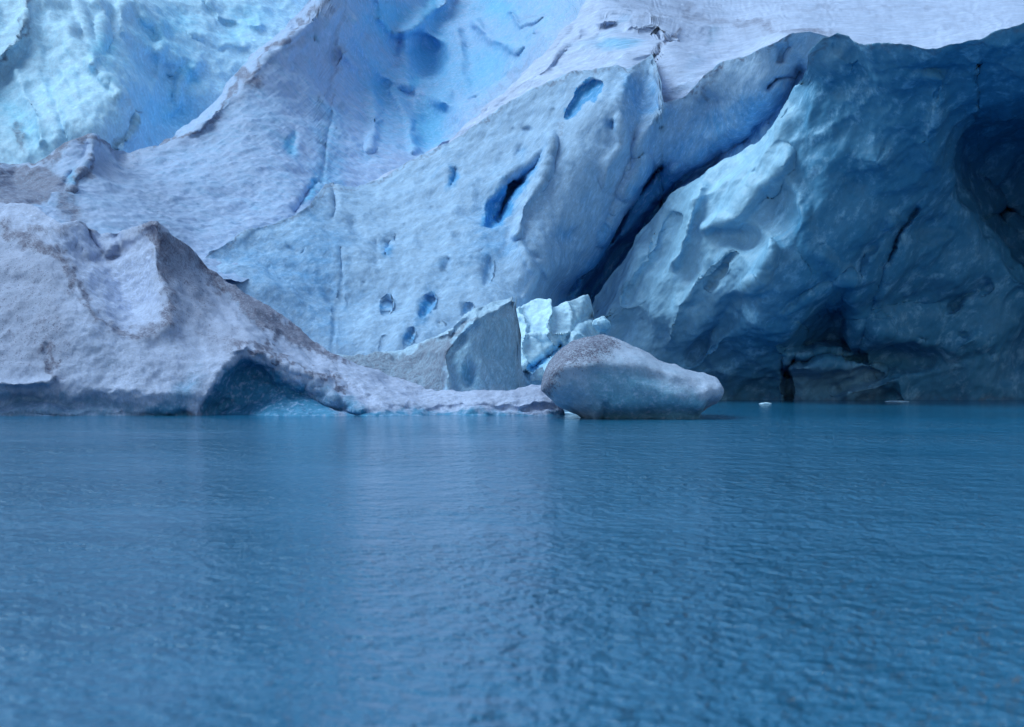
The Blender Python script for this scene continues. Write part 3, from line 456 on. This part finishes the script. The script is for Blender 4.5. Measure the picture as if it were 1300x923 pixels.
# ---------------------------------------------------------------- dirty mound of ice in front, left
F_crest = [(-520, 535), (-500, 500), (-470, 440), (-420, 380), (-350, 310), (-260, 280), (-100, 268), (-20, 262), (0, 258), (30, 258), (48, 263), (62, 274), (78, 284), (100, 281), (115, 290), (128, 298), (148, 296), (165, 291), (180, 284), (190, 281), (200, 282), (210, 290), (226, 303), (245, 318), (265, 340), (290, 358), (320, 377), (350, 398), (372, 412), (400, 433), (420, 446), (432, 452), (470, 466), (500, 478), (540, 490), (590, 494), (640, 493), (665, 488), (690, 486), (704, 498), (716, 522), (724, 545)]
F0 = (-18, 105, 0)
mound = mass('ice_mound', -520, 724, F_crest, [(-260, 550), (724, 552)],
     [(-520, 530, 104), (-420, 380, 114), (-400, 528, 99), (-260, 280, 116), (-260, 528, 98), (-100, 400, 104), (0, 258, 117), (40, 262, 116), (78, 284, 113), (0, 330, 109), (0, 430, 102), (0, 500, 98.8), (0, 528, 98.3), (60, 330, 108), (70, 430, 101.5), (100, 281, 114), (120, 310, 114), (148, 296, 114.5), (450, 430, 112), (110, 345, 108.5), (140, 340, 111), (160, 380, 107.5), (150, 425, 103), (130, 400, 103.5), (195, 278, 112), (195, 330, 109), (212, 380, 106), (220, 420, 103.5), (180, 470, 100), (180, 528, 98.4), (90, 528, 98.3),
      (240, 330, 112.5), (265, 340, 114), (280, 400, 108), (320, 377, 113), (310, 430, 102.5), (250, 480, 100), (330, 438, 103), (372, 412, 111), (360, 450, 103.5), (400, 433, 109.5), (420, 446, 108), (430, 480, 103), (400, 475, 102), (500, 478, 107), (480, 500, 101.5), (470, 526, 98.6), (500, 526, 98.8), (600, 494, 103), (600, 524, 98.9), (690, 486, 101.5), (700, 523, 99), (716, 522, 100), (724, 545, 99), (300, 550, 98.3), (600, 550, 99)],
     [('poly', [(243, 540), (250, 520), (262, 495), (278, 466), (296, 449), (315, 441), (336, 446), (356, 456), (380, 470), (410, 485), (450, 505), (480, 540)], 34, 3.4),
      ('line', [(296, 446), (316, 437), (340, 446), (372, 464), (400, 478), (430, 490)], 5, -0.6),
      ('line', [(-260, 528), (240, 528)], 5, .45), ('line', [(440, 527), (720, 525)], 4, .4), ('fold', [(0, 285), (40, 305), (80, 330), (100, 365), (125, 400), (150, 422), (178, 424)], 30, 34, -0.8),
      ('line', [(195, 282), (197, 310), (210, 350), (218, 385), (212, 412)], 16, -.9), ('line', [(200, 285), (230, 330), (250, 370)], 8, -.8), ('dent', 238, 360, 14, 40, -35, 1.0), ('line', [(190, 282), (170, 295), (140, 310)], 7, -.6), ('line', [(268, 350), (310, 395), (345, 425)], 6, -.5), ('line', [(215, 310), (245, 350), (275, 385), (300, 420)], 6, .5),
      ('line', [(150, 300), (160, 320), (130, 330), (105, 328), (90, 318)], 7, 1.0), ('line', [(105, 283), (120, 305), (128, 320)], 4, .8), ('line', [(255, 335), (300, 390), (330, 420), (400, 455)], 7, .8),
      ('dent', 160, 370, 24, 34, -30, 1.5), ('dent', 130, 432, 14, 8, 0, .15), ('dent', 198, 443, 14, 7, 0, .15), ('line', [(62, 440), (65, 470), (70, 485)], 4, .2), ('line', [(-30, 483), (20, 485), (60, 487), (68, 482)], 5, -.9), ('dent', 20, 510, 60, 10, 0, .9), ('dent', 120, 515, 60, 10, 5, .7), ('line', [(290, 500), (220, 500), (150, 490)], 12, -.4),
      ('line', [(420, 480), (440, 495), (470, 510)], 7, .9), ('line', [(500, 522), (600, 518), (700, 518)], 4, .5), ('dent', 20, 320, 40, 10, 10, .7), ('dent', 20, 360, 40, 10, 10, .5)],
     [('area', [(-300, 290), (20, 300), (80, 335), (95, 400), (80, 480), (-300, 490)], 30, .5), ('area', [(206, 290), (250, 320), (420, 450), (300, 440), (230, 400)], 16, .32), ('area', [(115, 335), (150, 360), (180, 420), (150, 415), (115, 370)], 20, -.25), ('line', [(0, 287), (40, 305), (80, 330), (100, 365), (125, 400), (150, 424), (175, 424)], 9, .75), ('line', [(30, 275), (75, 310), (110, 350), (140, 395)], 5, -.2), ('line', [(195, 282), (210, 340), (217, 385), (208, 412), (192, 418)], 12, .7), ('line', [(205, 285), (235, 340), (255, 385)], 17, .28), ('line', [(0, 262), (40, 268), (75, 290)], 5, .3),  # grit; the valley band also paints the fold's shadow, the bowl its light
      ('line', [(40, 292), (70, 298), (100, 285), (118, 292)], 5, .6), ('line', [(100, 330), (120, 332), (150, 318), (185, 285)], 10, .5), ('line', [(226, 303), (265, 340), (320, 377), (372, 412), (420, 446), (440, 455)], 9, .55), ('area', [(260, 340), (330, 385), (430, 450), (380, 445), (320, 410)], 6, .5),
      ('line', [(220, 400), (260, 425), (300, 440)], 14, .35), ('line', [(300, 441), (320, 437), (350, 450), (400, 474), (440, 494)], 4, .8), ('area', [(-300, 480), (60, 486), (140, 505), (240, 515), (240, 540), (-300, 540)], 8, .25), ('line', [(62, 440), (66, 480)], 4, .4), ('area', [(225, 430), (420, 455), (440, 500), (380, 470), (240, 480), (100, 460)], 20, .15), ('area', [(60, 420), (260, 440), (240, 500), (100, 500)], 40, .15), ('area', [(600, 485), (700, 485), (690, 505), (600, 500)], 6, .35), ('line', [(430, 455), (470, 468), (530, 488)], 6, .3)],
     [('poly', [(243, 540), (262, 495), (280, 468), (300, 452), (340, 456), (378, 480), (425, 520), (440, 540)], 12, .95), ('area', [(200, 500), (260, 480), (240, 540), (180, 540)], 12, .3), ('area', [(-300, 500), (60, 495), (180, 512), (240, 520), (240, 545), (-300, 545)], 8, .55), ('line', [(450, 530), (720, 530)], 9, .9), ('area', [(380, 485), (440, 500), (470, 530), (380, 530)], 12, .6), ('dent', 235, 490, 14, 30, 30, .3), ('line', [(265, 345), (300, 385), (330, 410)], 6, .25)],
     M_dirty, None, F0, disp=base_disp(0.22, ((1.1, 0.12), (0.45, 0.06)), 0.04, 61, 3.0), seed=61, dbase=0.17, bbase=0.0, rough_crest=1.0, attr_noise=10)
tag(mound, 'wide gritty ice mound at the left shore with a blue undercut cave at the waterline', 'ice mound')

# ---------------------------------------------------------------- solid ice bodies: lofted from a front outline
def solid(name, outline_top, outline_bot, x0, x1, Yc, thick, origin, mat, dirt, blue, disp, seed, relief=(), n=90, m=72, power=2.4, lean=0.0, dbase=0.0, bbase=0.0):
    """closed body: for each station along its length a rounded section; front half carries the relief"""
    u = np.linspace(0, 1, n); xs = x0 + (x1 - x0) * (0.5 - 0.5 * np.cos(math.pi * u))
    yt = interp(outline_top, xs); yb = interp(outline_bot, xs)
    a = np.linspace(0, 2 * math.pi, m, endpoint=False)
    ca, sa = np.cos(a), np.sin(a)
    sx = np.sign(ca) * np.abs(ca) ** (2 / power); sz = np.sign(sa) * np.abs(sa) ** (2 / power)
    PX = np.repeat(xs[:, None], m, 1); mid = (yt + yb)[:, None] / 2; hh = (yb - yt)[:, None] / 2
    PY = mid - hh * sz[None]
    tk = thick * (np.sqrt(np.clip(1 - (2 * u - 1) ** 4, 0, 1))[:, None] * 0.9 + 0.1)
    Y = Yc + tk * sx[None] + lean * (mid - PY) / 40.0
    front = sx[None] < 0.1
    for k, *ar in relief: Y = Y + np.where(front, feat(k, PX, PY, ar), 0) * np.clip(-sx[None] * 2, 0, 1)
    V = to3d(PX, PY, np.full(PX.shape, Yc)); V[..., 1] = Y
    c = V.mean(1, keepdims=True); nrm = V - c; nrm /= np.linalg.norm(nrm, axis=-1, keepdims=True) + 1e-6
    V = V + nrm * disp(V.reshape(-1, 3), PX.ravel(), PY.ravel()).reshape(PX.shape)[..., None] * np.minimum(1, hh / 8)[..., None]
    p3 = np.stack([PX.ravel(), PY.ravel(), Y.ravel() * 20], -1)
    wx = fbm(p3, 10, 4, seed + 8, .65).reshape(PX.shape) * 4; wy = fbm(p3, 10, 4, seed + 9, .65).reshape(PX.shape) * 4
    D = np.full(PX.shape, dbase); B = np.full(PX.shape, bbase)
    for k, *ar in dirt: D = D + feat(k, PX + wx, PY + wy, ar)
    for k, *ar in blue: B = B + feat(k, PX + wx, PY + wy, ar)
    c0 = np.repeat(V[:1].mean(1, keepdims=True), m, 1); c1 = np.repeat(V[-1:].mean(1, keepdims=True), m, 1)
    V = np.concatenate([c0, V, c1]); D = np.concatenate([D[:1], D, D[-1:]]); B = np.concatenate([B[:1], B, B[-1:]])
    return grid_mesh(name, V, {'dirt': D, 'blue': B}, mat, origin, None, wrap=True)

# floating iceberg
berg = solid('iceberg',
    [(687, 492), (690, 476), (695, 464), (707, 447), (725, 434), (746, 428.5), (768, 429), (789, 435), (811, 445), (832, 456), (854, 465), (875, 471), (895, 476.5), (907, 481), (913, 491)],
    [(687, 496), (694, 503), (705, 513), (720, 522), (735, 528), (750, 538), (765, 546), (870, 548), (880, 538), (888, 519), (899, 513.5), (908, 509), (913, 498)],
    687, 913, 97, 4.2, (4, 97, 0), M_berg,
    [('area', [(680, 500), (680, 420), (720, 425), (770, 425), (780, 450), (750, 468), (715, 470), (700, 500)], 24, 1.05), ('line', [(746, 428), (790, 436), (850, 464), (900, 481)], 9, .55), ('line', [(690, 462), (689, 500)], 10, .7), ('line', [(725, 436), (700, 455)], 10, .4)],
    [('area', [(700, 485), (750, 465), (840, 480), (890, 505), (890, 560), (720, 560)], 14, .42), ('area', [(765, 500), (890, 508), (890, 560), (760, 560)], 6, .5), ('area', [(750, 462), (820, 465), (830, 500), (750, 500)], 14, .2)],
    base_disp(0.12, ((1.5, 0.22), (0.6, 0.09)), 0.03, 71, 2.0, ridged=0.06), 71,
    relief=[('poly', [(740, 560), (760, 510), (840, 506), (895, 514), (900, 560)], 16, 0.5), ('dent', 830, 480, 25, 10, 20, .3), ('line', [(695, 468), (740, 462), (800, 462), (860, 478)], 7, -.35), ('line', [(765, 510), (763, 530)], 3, .3)],
    power=2.3, dbase=.06, bbase=.12)
tag(berg, 'whale-backed iceberg floating alone in the lake, its top and left end peppered with dark grit', 'iceberg')

# dirty wedge of ice with a clean cut face
wedge = mass('ice_wedge', 395, 672,
     [(395, 456), (425, 448), (470, 449), (512, 447), (545, 432), (572, 414), (592, 398), (612, 390), (638, 380), (650, 373.5), (656, 372), (657, 378), (655, 390), (659, 425), (664, 465), (672, 500)],
     [(395, 530), (672, 530)],
     [(395, 456, 112), (470, 449, 112), (470, 485, 108), (512, 447, 112), (545, 432, 111.5), (540, 480, 107.5), (572, 414, 110), (565, 450, 106.5), (566, 492, 106), (592, 398, 109), (600, 405, 107), (600, 450, 106.6), (610, 494, 106), (640, 379, 110), (652, 374, 110), (650, 400, 109), (655, 450, 109), (660, 490, 108.6), (672, 500, 111), (395, 530, 107), (500, 530, 106), (672, 530, 108)],
     [('line', [(604, 398), (578, 425), (568, 450), (566, 495)], 4, -1.0), ('line', [(600, 404), (630, 396), (650, 385)], 4, -.7), ('dent', 540, 462, 24, 12, 0, .9), ('dent', 595, 478, 6, 14, 0, .8), ('line', [(560, 430), (595, 402)], 5, .6), ('dent', 625, 440, 20, 30, 0, .4), ('line', [(610, 388), (590, 400), (555, 430)], 3, -.5)],
     [('area', [(380, 440), (520, 448), (600, 400), (572, 430), (566, 500), (380, 500)], 5, .85), ('line', [(600, 402), (575, 430), (567, 450)], 4, .5), ('dent', 648, 380, 10, 4, -40, .6)],
     [('area', [(570, 430), (600, 405), (650, 400), (662, 495), (568, 495)], 6, .4), ('dent', 594, 478, 7, 14, 0, .5), ('area', [(555, 430), (600, 385), (640, 376), (600, 400)], 3, -.1)],
     M_wedge, None, (-3, 109, 0), disp=base_disp(0.18, ((0.9, 0.16), (0.4, 0.07)), 0.04, 81, 2.0, (1, 1, 2.2), -18), seed=81, step=1.5, rough_crest=1.0, back=((.4, -.02), (.9, .12), (1.8, .6), (3, 2), (4, 4)))
tag(wedge, 'gritty wedge of ice with a clean pale cut face behind the tongue of the mound', 'ice wedge')

# bright freshly broken blocks between wedge and cliff
def chunk(cx, cy, rx, ry, rz, Y, seed, rot, label):
    rng = random.Random(seed); import bmesh
    bm = bmesh.new(); bmesh.ops.create_icosphere(bm, subdivisions=6, radius=1.0)
    dirs = [(rng.gauss(0, 1), rng.gauss(0, 1), rng.gauss(0, 1)) for _ in range(13)]
    D = np.array(dirs); D /= np.linalg.norm(D, axis=1, keepdims=True); off = np.array([rng.uniform(.62, .95) for _ in dirs])
    P = np.array([v.co for v in bm.verts]); Pn = P / np.linalg.norm(P, axis=1, keepdims=True)
    dd = Pn @ D.T; r = np.where(dd > 0.05, off[None] / np.maximum(dd, 0.05), 9)
    r = -np.log(np.exp(-70 * np.minimum(r, 2)).sum(1) + math.exp(-70)) / 70
    P = Pn * r[:, None]; s = Y / F_PX
    c, q = math.cos(R(rot)), math.sin(R(rot))
    P = P * np.array([rx * s, rz * s, ry * s]); P = np.stack([P[:, 0] * c - P[:, 2] * q, P[:, 1], P[:, 0] * q + P[:, 2] * c], -1)
    o3 = to3d(np.array(cx), np.array(cy), np.array(Y))
    W = P + o3; n = P / np.linalg.norm(P, axis=1, keepdims=True)
    P = P + n * (base_disp(0.10, ((1.0, 0.16), (0.4, 0.06)), 0.03, seed, 1.6)(W, 0, 0))[:, None]
    for v, p in zip(bm.verts, P): v.co = p
    me = bpy.data.meshes.new('ice_block'); bm.to_mesh(me); bm.free()
    nv = len(me.vertices)
    at = me.attributes.new('dirt', 'FLOAT', 'POINT'); at.data.foreach_set('value', np.full(nv, .02, np.float32))
    at = me.attributes.new('blue', 'FLOAT', 'POINT'); at.data.foreach_set('value', np.clip(.12 + .5 * fbm(W, 1.6, 3, seed), 0, 1).astype(np.float32))
    me.polygons.foreach_set('use_smooth', np.ones(len(me.polygons), bool)); me.materials.append(M_fresh)
    o = bpy.data.objects.new('ice_block', me); o.location = o3; link(o)
    tag(o, label, 'ice block', 'freshly broken ice blocks below the crevasse'); return o
heap = mass('ice_block', 632, 778,
     [(632, 425), (640, 402), (655, 391), (672, 385), (688, 379), (698, 378), (703, 387), (709, 388), (716, 383), (732, 380), (744, 375), (751, 380), (753, 398), (756, 412), (764, 430), (770, 460), (778, 500)], [(632, 520), (778, 520)],
     [(632, 425, 121), (655, 391, 122), (698, 378, 123), (745, 375, 124), (778, 500, 126), (632, 500, 114), (660, 490, 112), (700, 490, 112), (740, 490, 114), (690, 440, 117.5), (740, 430, 120), (655, 440, 117), (632, 520, 112), (778, 520, 118)],
     [('fold', [(700, 378), (702, 400), (697, 425), (716, 455)], 14, 2, -1.6), ('fold', [(655, 388), (668, 415), (664, 440), (676, 462)], 12, 2, -1.3), ('fold', [(762, 398), (735, 408), (722, 425), (714, 470)], 14, 3, 1.3),
      ('line', [(676, 468), (698, 452), (712, 440)], 4, 2.4), ('line', [(682, 480), (704, 462), (718, 448)], 4, -1.4), ('fold', [(655, 430), (700, 420), (735, 425)], 10, 2, -1.0), ('fold', [(725, 380), (728, 400), (722, 420)], 8, 2, -.9), ('line', [(668, 476), (676, 494)], 3, 1.2)],
     [], [('line', [(676, 468), (698, 452), (712, 440)], 7, .8), ('line', [(690, 486), (706, 466), (720, 450)], 5, .5), ('area', [(735, 395), (752, 390), (760, 430), (735, 430)], 8, .25), ('line', [(656, 392), (668, 418)], 3, .3)],
     M_fresh, None, (0, 118, 0), step=1.3, disp=base_disp(0.15, ((1.6, 0.40), (0.6, 0.10)), 0.04, 95, 1.8), seed=95, rough_crest=2.5, back=((.4, -.02), (.9, .12), (1.8, .6), (3, 2), (4, 4)))
tag(heap, 'big bright cyan white block of freshly broken ice under the crevasse mouth behind the wedge', 'ice block', 'freshly broken ice blocks below the crevasse')
for a in [
    (764, 412, 11, 14, 18, 119, 10, 20, 'little white knob of ice leaning against the dark cliff above the iceberg'),
    (682, 478, 11, 15, 18, 110, 9, -20, 'small bright ice block standing on the mound tongue between wedge and iceberg')]:
    chunk(*a)

# ice scraps afloat
def floe(px, py, lw, Yw, seed, label):
    rng = np.random.default_rng(seed); Y = CH * F_PX / (py - HZ); c = to3d(np.array(px), np.array(py), np.array(Y)); c[2] = 0
    n = 22; m = 6; a = np.linspace(0, 2 * math.pi, n, endpoint=False)
    rad = 1 + .25 * np.sin(2 * a + rng.uniform(0, 6)) + .15 * np.sin(3 * a + rng.uniform(0, 6)) + .08 * rng.normal(size=n)
    V = np.zeros((m, n, 3))
    for k, (rr, zz) in enumerate([(.9, -.12), (1.0, 0.0), (.95, .03), (.7, .05), (.35, .07), (0.0, .07)]):
        V[k, :, 0] = lw / 2 * rr * rad * np.cos(a); V[k, :, 1] = Yw / 2 * rr * rad * np.sin(a); V[k, :, 2] = zz + (.012 * rng.normal(size=n) if 1 < k < 5 else 0)
    o = grid_mesh('ice_floe', V + c, {'dirt': np.zeros((m, n)), 'blue': np.zeros((m, n))}, M_fresh, tuple(c), None, wrap=True)
    tag(o, label, 'ice floe', 'flat scraps of floating ice')
floe(716, 525, 2.6, 1.6, 3, 'thin pale ice floe between the mound tongue and the left end of the iceberg')
floe(972, 512.5, .8, .9, 4, 'tiny white ice scrap afloat right of the iceberg near the cracked cliff foot')
floe(1140, 509.8, 1.8, 1.0, 5, 'thin white ice scrap afloat against the foot of the dark cliff at the right')
